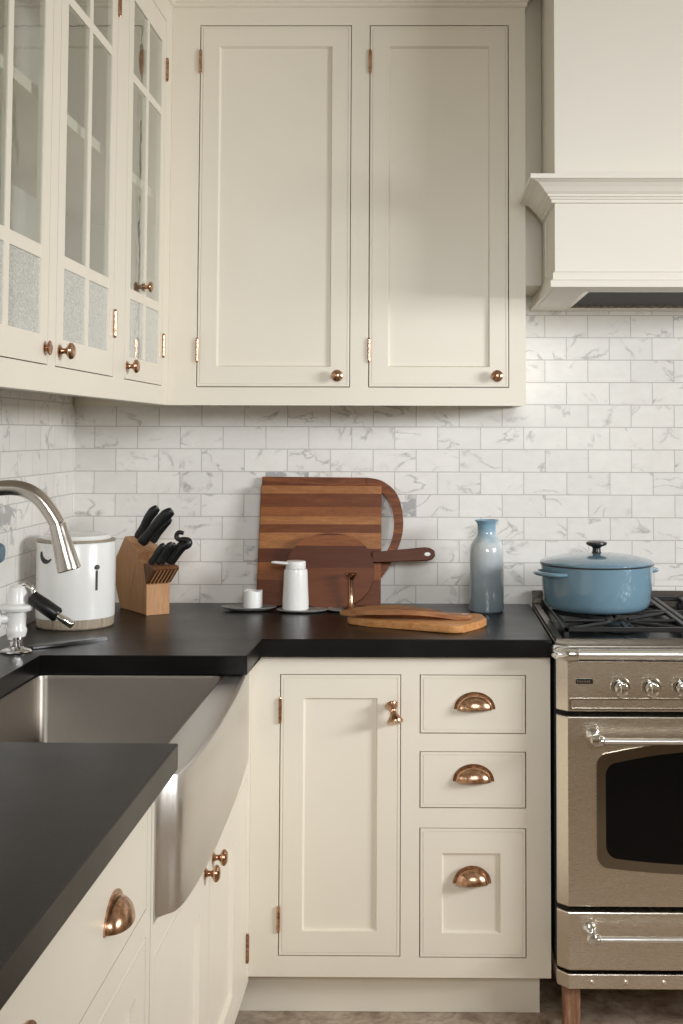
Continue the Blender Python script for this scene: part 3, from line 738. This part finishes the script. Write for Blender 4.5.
T = Matrix.Translation((.690, -.178, CT+.0006))
bm = new(); lathe(bm, [(0, 0), (.055, 0), (.066, .003), (.072, .006), (.070, .0075), (.060, .006), (0, .005)], T, 48, 1, .6)
tag(obj('saucer', bm, GREYC, None, (.69, -.178, CT)), 'flat grey oval dish under the white pump bottle', 'dish')
bx, by, bz = .672, -.178, CT+.0060
b = thing('soap_bottle', (bx, by, bz), 'white cylindrical pump bottle with a flat spout, in front of the striped board', 'bottle')
T = Matrix.Translation((bx, by, bz))
bm = new(); lathe(bm, [(0, 0), (.034, 0), (.0365, .003), (.0365, .020), (.034, .070), (.0328, .104), (.0318, .110), (.029, .1125), (0, .1125)], T, 48); obj('bottle_body', bm, WHITE, b)
bm = new(); lathe(bm, [(0, .113), (.0270, .113), (.0280, .115), (.0275, .131), (.0255, .134), (0, .1345)], T, 40); obj('cap', bm, WHITEM, b)
bm = new(); tube(bm, [(bx-.010, by-.010, bz+.127), (bx-.035, by-.012, bz+.129), (bx-.056, by-.014, bz+.131), (bx-.066, by-.015, bz+.1315)], [.011, .010, .009, .005], 16, 5, flat=(.45, (0, 0, 1))); obj('spout', bm, WHITEM, b)
T = Matrix.Translation((.812, -.165, CT+.0006))
bm = new(); lathe(bm, [(0, 0), (.040, 0), (.050, .003), (.055, .006), (.053, .0075), (.045, .006), (0, .005)], T, 40, 1, .75)
tag(obj('saucer', bm, GREYC, None, (.812, -.165, CT)), 'small flat grey dish under the slender copper stand', 'dish')
T = Matrix.Translation((.825, -.165, CT+.0060))
bm = new(); lathe(bm, [(0, 0), (.020, 0), (.021, .002), (.012, .006), (.0065, .014), (.006, .050), (.0065, .080), (.010, .090), (.017, .096), (.0175, .099), (0, .099)], T, 32)
tag(obj('copper_stand', bm, COPPER, None, (.825, -.165, CT+.006)), 'slender copper stand on a grey dish before the round board', 'stand')

# ------------------------------------------------------------------ small oak board and wooden spatula
poly = [(.842, -.420), (.90, -.452), (1.085, -.546), (1.105, -.552), (1.125, -.547), (1.165, -.470), (1.183, -.447), (1.190, -.420), (1.183, -.350), (1.173, -.332), (1.14, -.322), (.90, -.30), (.852, -.310), (.835, -.330), (.830, -.400)]
bm = new(); prism(bm, poly, CT+.0006, CT+.0195, bev=.004, seg=3)
sb = obj('serving_board', bm, OAK, None, (1.0, -.42, CT), ang=40); tag(sb, 'small honey oak board lying flat at the worktop front edge', 'cutting board')
bm = new(); z = CT+.0206
pl = arc_pts([(.815, -.405), (.86, -.385), (.94, -.375), (1.02, -.400), (1.07, -.425), (1.135, -.437), (1.15, -.450), (1.135, -.462), (1.06, -.462), (1.00, -.468), (.93, -.470), (.86, -.450), (.815, -.425), (.812, -.415)], 4)[:-1]
prism(bm, pl, z, z+.012, bev=.004, seg=3)
bmesh.ops.subdivide_edges(bm, edges=[e_ for e_ in bm.edges if e_.calc_length() > .06], cuts=3)
for v_ in bm.verts: v_.co.z += .014*max(0, 1-((v_.co.x-.95)/.16)**2)
sp = obj('wooden_spatula', bm, wood('spatula_wood', [(0.22, 0.09, 0.035, 1), (0.36, 0.17, 0.075, 1), (0.48, 0.25, 0.12, 1)], axis='x'), None, (1.0, -.42, z), ang=40); tag(sp, 'brown wooden spatula lying along the small oak board', 'spatula')
bm = new(); lathe(bm, [(0, 0), (.010, 0), (.011, .001), (0, .0012)], Matrix.Translation((1.125, -.449, z+.0122)), 20, 2.2, .6); obj('metal_tip', bm, CHROME, sp)

# ------------------------------------------------------------------ vase
T = Matrix.Translation((1.203, -.160, CT+.0005))
bm = new(); lathe(bm, [(0, 0), (.044, 0), (.0475, .004), (.0480, .010), (.0475, .100), (.0470, .165), (.045, .182), (.038, .196), (.0300, .206), (.0265, .213), (.0255, .222), (.0262, .240), (.0290, .247), (.0335, .2515), (.0340, .2535), (.0315, .2535), (.0265, .248), (.0225, .240), (.0225, .215), (.035, .19), (.043, .17), (.043, .01), (0, .008)], T, 56)
tag(obj('bottle_vase', bm, VASEM, None, (1.203, -.16, CT)), 'blue-grey glazed bottle vase standing on the worktop left of the range', 'vase')

# ------------------------------------------------------------------ range
RX0, RX1 = 1.343, 2.103; RC = (RX0+RX1)/2
R_ = thing('range_cooker', (RC, -.35, 0), 'stainless steel range cooker with gas hob, oven door and chrome rail handles', 'range')
CH = .024
def rprism(bm, z0, z1, yf, bev=.002):
    prism(bm, [(RX0, -.02), (RX0, yf+CH), (RX0+CH, yf), (RX1-CH, yf), (RX1, yf+CH), (RX1, -.02)], z0, z1, bev=bev, seg=2)
bm = new(); rprism(bm, .165, .876, -.655); obj('body', bm, MATTEB, R_, smooth=False)
bm = new(); prism(bm, [(RX0-.0, -.6555), (RX0, -.668), (RX0+CH, -.692), (RX1-CH, -.692), (RX1, -.668), (RX1, -.6555)], .757, .874, bev=.002, seg=2); cp = obj('control_panel', bm, STEEL, R_, smooth=False)
bm = new(); prism(bm, [(RX0, -.6555), (RX0, -.668), (RX0+CH, -.692), (RX1-CH, -.692), (RX1, -.668), (RX1, -.6555)], .3075, .745, bev=.003, seg=2); od = obj('oven_door', bm, STEEL, R_, smooth=False)
bm = new(); prism(bm, [(RX0, -.6555), (RX0, -.668), (RX0+CH, -.692), (RX1-CH, -.692), (RX1, -.668), (RX1, -.6555)], .163, .2955, bev=.003, seg=2); sd = obj('storage_drawer', bm, STEEL, R_, smooth=False)
bm = new(); prism(bm, [(RX0, -.06), (RX0, -.658), (RX0+CH, -.686), (RX1-CH, -.686), (RX1, -.658), (RX1, -.06)], .118, .152, bev=.002, seg=2)
bs = obj('base_skirt', bm, STEEL, R_, smooth=False)
for x in (1.4207, 1.4996, 1.5877, 1.69, 1.79, 1.89, 2.0):
    bm = new(); lathe(bm, [(0, 0), (.0055, 0), (.0055, .002), (.003, .0035), (0, .004)], axisM((x, -.6862, .134), (0, -1, 0)), 16); obj('rivet', bm, STEEL, bs)
for x in (RX0+.034, RX1-.034):
    for y in (-.645, -.10):
        bm = new(); box(bm, (x-.020, y-.020, .001), (x+.020, y+.020, .1175), bev=.004, seg=2); obj('leg', bm, RUST, R_, smooth=False)
# front rail, bull-nosed
bm = new()
tube(bm, [(RX0+.012, -.690, .8925), (RX0+.03, -.702, .8925), (RX0+.055, -.708, .8925), (RC, -.708, .8925), (RX1-.055, -.708, .8925), (RX1-.03, -.702, .8925), (RX1-.012, -.690, .8925)], [.010, .0125, .0125, .0125, .0125, .0125, .010], 20)
obj('front_rail', bm, SATIN, R_)
bm = new(); prism(bm, [(RX0-.002, -.02), (RX0-.002, -.672), (RX0+.022, -.700), (RX1-.022, -.700), (RX1+.002, -.672), (RX1+.002, -.02)], .8765, .9125, bev=.004, seg=3); obj('hob_deck', bm, HOBR, R_, smooth=False)
for sgn, x in ((1, RX0), (-1, RX1)):
    bm = new(); tube(bm, [(x-.001*sgn, -.655, .893), (x+.004*sgn, -.690, .893), (x+.022*sgn, -.706, .893), (x+.048*sgn, -.7095, .893)], [.014, .0175, .0175, .0150], 20, 5); obj('rail_corner', bm, CHROME, R_)
# hob well: rim and black tray
bm = new()
frame(bm, RX1-RX0, .64, .9125, .9215, .016, .016, .014, .014, Matrix.Translation((RX0, -.665, 0))); obj('hob_rim', bm, HOBR, R_, smooth=False)
bm = new(); box(bm, (RX0+.0165, -.6505, .913), (RX1-.0165, -.040, .9145)); obj('hob_tray', bm, ENAMEL, R_, smooth=False)
bm = new(); box(bm, (RX0, -.0225, .9127), (RX1, -.006, .955), bev=.002); box(bm, (RX0, -.048, .9220), (RX0+.008, -.0225, .950)); box(bm, (RX1-.008, -.048, .922), (RX1, -.0225, .950)); box(bm, (RX0+.0, -.054, .9220), (RX1, -.048, .9385), bev=.001); obj('backguard', bm, HOBR, R_, smooth=False)
bm = new(); box(bm, (RX0+.012, -.047, .9222), (RX1-.012, -.0235, .9270)); obj('vent_slot', bm, ENAMEL, R_, smooth=False)
# burners
for x, y, k in ((RX0+.175, -.50, 1), (RX0+.175, -.19, .8), (RX1-.175, -.50, .8), (RX1-.175, -.19, 1), (RC, -.345, 1.1)):
    bm = new(); T = Matrix.Translation((x, y, .9148))
    lathe(bm, [(0, 0), (.048*k, 0), (.050*k, .003), (.038*k, .007), (.036*k, .012), (0, .012)], T, 36); bb = obj('burner', bm, DARKS, R_)
    bm = new(); lathe(bm, [(0, .0122), (.034*k, .0122), (.036*k, .015), (.033*k, .019), (0, .020)], T, 36); obj('burner_cap', bm, IRON, bb)
GZ = .9445
for gx0, gx1 in ((RX0+.022, RX0+.330), (RX0+.336, RX1-.336), (RX1-.330, RX1-.022)):
    bm = new(); t_ = .0065; gy0, gy1 = -.642, -.060
    if gx1-gx0 < .12: cells = [(gx0, gx1, gy0, gy1)]
    else: cells = [(gx0, gx1, gy0, gy1)]
    zt, zb_ = GZ, GZ-.011
    box(bm, (gx0, gy0, zb_), (gx1, gy0+2*t_, zt), bev=.002); box(bm, (gx0, gy1-2*t_, zb_), (gx1, gy1, zt), bev=.002)
    box(bm, (gx0, gy0, zb_), (gx0+2*t_, gy1, zt), bev=.002); box(bm, (gx1-2*t_, gy0, zb_), (gx1, gy1, zt), bev=.002)
    ym = (gy0+gy1)/2; box(bm, (gx0, ym-t_, zb_), (gx1, ym+t_, zt), bev=.002)
    if gx1-gx0 > .12:
        xm = (gx0+gx1)/2
        for yc, hy in (((gy0+ym)/2, (ym-gy0)/2), ((gy1+ym)/2, (gy1-ym)/2)):
            for dx, dy in ((1, 0), (-1, 0), (0, 1), (0, -1), (.72, .72), (-.72, .72), (.72, -.72), (-.72, -.72)):
                hx = (gx1-gx0)/2-t_
                p0 = Vector((xm+dx*.036, yc+dy*.036, zt-.005)); ex = hx/.72 if abs(dx) < 1 and dx else hx
                p1 = Vector((xm+(dx*ex if dx else 0), yc+(dy*((hy-t_)/(.72 if abs(dy) < 1 else 1)) if dy else 0), zt-.005))
                tube(bm, [p0, p1], .0048, 8)
    for fx in (gx0+t_, gx1-t_):
        for fy in (gy0+t_, gy1-t_): box(bm, (fx-.005, fy-.005, .9148), (fx+.005, fy+.005, zb_+.002))
    obj('grate', bm, IRON, R_, smooth=False)
# knobs
for i in range(8):
    x = 1.4903+.0722*i
    bm = new(); Mk = axisM((x, -.6922, .815), (0, -1, -.05))
    lathe(bm, [(0, 0), (.0225, 0), (.0235, .003), (.0225, .0055), (.0175, .006), (.0175, .008), (0, .008)], Mk, 32)
    kb = obj('control_knob', bm, CHROME, cp)
    bm = new(); lathe(bm, [(0, .0082), (.0165, .0082), (.0165, .013), (.0150, .0135), (0, .0135)], Mk, 32); obj('knob_collar', bm, ENAMEL, kb)
    bm = new(); lathe(bm, [(0, .0136), (.0140, .0136), (.0160, .016), (.0165, .027), (.0150, .031), (.011, .033), (0, .0335)], Mk, 32)
    box(bm, (-.0045, -.0175, .0300), (.0045, .0175, .0415), Mk, bev=.003, seg=2); obj('knob_grip', bm, CHROME, kb)
# badge: black plate with a row of tiny raised strokes
bm = new(); box(bm, (1.386, -.6945, .8215), (1.4265, -.6922, .8335), bev=.002, seg=2); bd = obj('badge', bm, BLACKP, cp, label='small black badge', smooth=False)
bm = new(); xx = 1.3895
for i, (w1, h1_) in enumerate(((.003, .005), (.001, .0065), (.003, .004), (.003, .004), (.001, .0065), (.003, .004), (.003, .004), (.003, .005))):
    box(bm, (xx, -.6951, .8248), (xx+w1*.55, -.6944, .8248+h1_)); box(bm, (xx, -.6951, .8248), (xx+w1, -.6944, .826)); xx += w1+.0014
obj('badge_lettering', bm, STEEL, bd, smooth=False)
# recessed strip under the knobs
bm = new()
def rrect(x0, x1, z0, z1, r_, n=6):
    out = []
    for cx, cz, a0 in ((x1-r_, z1-r_, 0), (x0+r_, z1-r_, 90), (x0+r_, z0+r_, 180), (x1-r_, z0+r_, 270)):
        for i in range(n+1): a_ = math.radians(a0+90*i/n); out.append((cx+r_*math.cos(a_), cz+r_*math.sin(a_)))
    return out
def ring_panel(bm, O, I, y0, y1):
    """raised ring between outlines O and I standing from y0 out to y1"""
    n = len(O); vo = [[bm.verts.new((p[0], y, p[1])) for p in L] for L, y in ((O, y0), (O, y1), (I, y1), (I, y0))]
    for A_, B_ in zip(vo, vo[1:]):
        for i in range(n): j = (i+1) % n; bm.faces.new((A_[i], A_[j], B_[j], B_[i]))
ring_panel(bm, rrect(RX0+.028, RX1-.028, .7615, .7880, .005), rrect(RX0+.0315, RX1-.0315, .7650, .7845, .003), -.692, -.6945)
obj('trim_strip', bm, CHROME, cp, smooth=False)
# oven window: bowed top and bottom
def winshape(dx, dz, n=24):
    x0, x1 = 1.4335+dx, RX1-(1.4335-RX0)-dx; zt0, zt1, zb0, zb1 = .655-dz, .690-dz, .400+dz, .382+dz
    out = []; rr_ = .030
    top = [(x0+rr_+(x1-x0-2*rr_)*i/n) for i in range(n+1)]
    f_ = lambda x: 1-((x-RC)/((x1-x0)/2))**2
    for i in range(n+1): x = top[n-i]; out.append((x, zt0+(zt1-zt0)*f_(x)))
    zc = zt0+(zt1-zt0)*f_(x0+rr_)-rr_
    for i in range(1, 7): a_ = math.radians(90+90*i/6); out.append((x0+rr_+rr_*math.cos(a_), zc+rr_*math.sin(a_)))
    zc2 = zb0+(zb1-zb0)*f_(x0+rr_)+rr_
    for i in range(0, 6): a_ = math.radians(180+90*i/6); out.append((x0+rr_+rr_*math.cos(a_), zc2+rr_*math.sin(a_)))
    for i in range(n+1): x = top[i]; out.append((x, zb0+(zb1-zb0)*f_(x)))
    for i in range(1, 7): a_ = math.radians(270+90*i/6); out.append((x1-rr_+rr_*math.cos(a_), zc2+rr_*math.sin(a_)))
    for i in range(0, 6): a_ = math.radians(90*i/6); out.append((x1-rr_+rr_*math.cos(a_), zc+rr_*math.sin(a_)))
    return out
bm = new()
O, I = winshape(0, 0), winshape(.021, .022); n = len(O)
ring_panel(bm, O, I, -.692, -.6955)
obj('window_trim', bm, SMOKE, od, smooth=False)
bm = new(); prism(bm, winshape(.0205, .0215), .0015, .003, MB_(0, 0, -.6915)); BG = plain('oven_glass', (0.003, 0.003, 0.003, 1), .15, var=0); BG.node_tree.nodes['Principled BSDF'].inputs['Specular IOR Level'].default_value = .18; obj('oven_window', bm, BG, od, smooth=False)
def bar_handle(parent, z, x0, x1):
    bm = new(); yh = -.742
    tube(bm, [(x0+.004, yh, z), (x1-.004, yh, z)], .0072, 18); hb = obj('handle', bm, SATIN, parent)
    for s_, x in ((1, x0), (-1, x1)):
        bm = new()
        lathe(bm, [(0, 0), (.0155, 0), (.0165, .003), (.0150, .007), (.0095, .010), (.0085, .030), (.0110, .036), (.0135, .044), (.0135, .054), (.0100, .060), (0, .062)], axisM((x, -.6922, z+.003), (0, -1, -.04)), 28)
        lathe(bm, [(0, 0), (.0105, 0), (.0120, .003), (.0120, .010), (.0095, .013), (0, .014)], axisM((x+.006*s_, yh, z), (s_, 0, 0)), 24)
        obj('handle_bracket', bm, CHROME, hb)
bar_handle(od, .7000, RX0+.083, RX1-.083)
bar_handle(sd, .2530, RX0+.072, RX1-.072)

# ------------------------------------------------------------------ dutch oven
P = Vector((1.487, -.325, GZ+.0008)); PS = 1.06; T = Matrix.Translation(P) @ Matrix.Diagonal((PS, PS, 1, 1))
d = thing('dutch_oven', tuple(P), 'round blue enamelled dutch oven with a black lid knob, on the left burners', 'pot')
Rr = .139
bm = new(); lathe(bm, [(0, 0), (.105, 0), (.118, .003), (.127, .010), (.132, .022), (.1365, .060), (Rr, .112), (.1400, .118), (.1365, .118), (.134, .110), (.130, .025), (.12, .012), (0, .010)], T, 72); obj('pot_body', bm, POTM, d)
bm = new(); lathe(bm, [(.1300, .1185), (.1415, .1185), (.1420, .1205), (.1410, .1220), (.1300, .1220)], T, 72); obj('rim_band', bm, RIMD, d)
bm = new(); lathe(bm, [(0, .1222), (.1405, .1222), (.1410, .1255), (.1350, .1300), (.100, .1390), (.060, .1450), (.020, .1475), (0, .1478)], T, 72); ld = obj('lid', bm, POTM, d)
bm = new(); lathe(bm, [(0, .148), (.012, .148), (.0105, .152), (.0100, .160), (.0130, .164), (.0235, .168), (.0265, .172), (.0255, .176), (.018, .178), (0, .1785)], T, 36); obj('lid_knob', bm, BLACKP, ld, label='black lid knob')
for sgn in (-1, 1):
    bm = new(); ps = []
    az0 = math.radians(206) if sgn < 0 else math.radians(26)
    for k_ in range(-4, 5):
        a_ = az0+k_*math.radians(6.2); rad_ = (Rr*PS-.003)+.028*(1-(abs(k_)/4)**3)
        ps.append(P+Vector((rad_*math.cos(a_), rad_*math.sin(a_), .100+.000)))
    tube(bm, ps, .0078, 14, 4, flat=(.72, (0, 0, 1)))
    obj('loop_handle', bm, POTM, d)

# ------------------------------------------------------------------ range hood
HX0, HX1 = 1.350, 2.096; HY = -.607
h = thing('range_hood', ((HX0+HX1)/2, 0, 1.77), 'white painted range hood with crown-moulded shelf, right of the wall cabinet', 'range hood')
def mold(bm, prof, z0, x0, x1, yf):
    rings = []
    for (px_, py_, nx, ny) in ((x0, -.002, -1, 0), (x0, yf, -1, -1), (x1, yf, 1, -1), (x1, -.002, 1, 0)):
        rings.append([bm.verts.new((px_+nx*a_, py_+ny*a_, z0+b_)) for a_, b_ in prof])
    for A_, B_ in zip(rings, rings[1:]):
        for i in range(len(prof)): j = (i+1) % len(prof); bm.faces.new((A_[i], A_[j], B_[j], B_[i]))
    bm.faces.new(rings[0]); bm.faces.new(rings[-1][::-1])
bm = new(); box(bm, (HX0, HY, 1.787), (HX1, -.002, 2.69))
obj('hood_body', bm, HOODP, h, smooth=False)
# crown; it butts against the wall cabinet so its left return stops at the cabinet front
bm = new()
prof = [(.0005, 0), (.008, .001), (.008, .008), (.012, .010), (.012, .013), (.017, .016), (.017, .020), (.024, .026), (.031, .036), (.040, .045), (.052, .050), (.058, .051), (.058, .062), (.0005, .062)]
rings = []
for (px_, py_, nx, ny) in ((HX0, -.332, -1, 0), (HX0, HY, -1, -1), (HX1, HY, 1, -1), (HX1, -.002, 1, 0)):
    rings.append([bm.verts.new((px_+nx*a_*1.12, py_+ny*a_*1.12, 1.977+b_)) for a_, b_ in prof])
for A_, B_ in zip(rings, rings[1:]):
    for i in range(len(prof)): j = (i+1) % len(prof); bm.faces.new((A_[i], A_[j], B_[j], B_[i]))
bm.faces.new(rings[0]); bm.faces.new(rings[-1][::-1])
obj('crown_molding', bm, HOODP, h, smooth=False)
bm = new(); mold(bm, [(.0005, 0), (.0115, 0), (.0125, .014), (.0105, .017), (.006, .019), (.005, .036), (.0005, .040)], 1.769, HX0, HX1, HY)
obj('base_molding', bm, HOODP, h, smooth=False)
bm = new()
for y in (-.40,): box(bm, (HX0-.0045, y-.006, 1.82), (HX0-.0003, y+.006, 1.965))
obj('side_batten', bm, HOODP, h, smooth=False)
# underside: painted soffit ring and a sunk steel liner with a dark filter
bm = new(); frame(bm, HX1-HX0-.002, -HY-.004, 1.7695, 1.7865, .085, .085, .10, .05, Matrix.Translation((HX0+.001, HY+.001, 0))); obj('soffit', bm, HOODP, h, smooth=False)
bm = new(); frame(bm, HX1-HX0-.172, -HY-.156, 1.7702, 1.7860, .012, .012, .012, .035, Matrix.Translation((HX0+.086, HY+.102, 0))); obj('liner', bm, STEEL, h, smooth=False)
bm = new(); box(bm, (HX0+.098, HY+.114, 1.7780), (HX1-.098, -.089, 1.7860)); obj('filter', bm, FILTER, h, smooth=False)
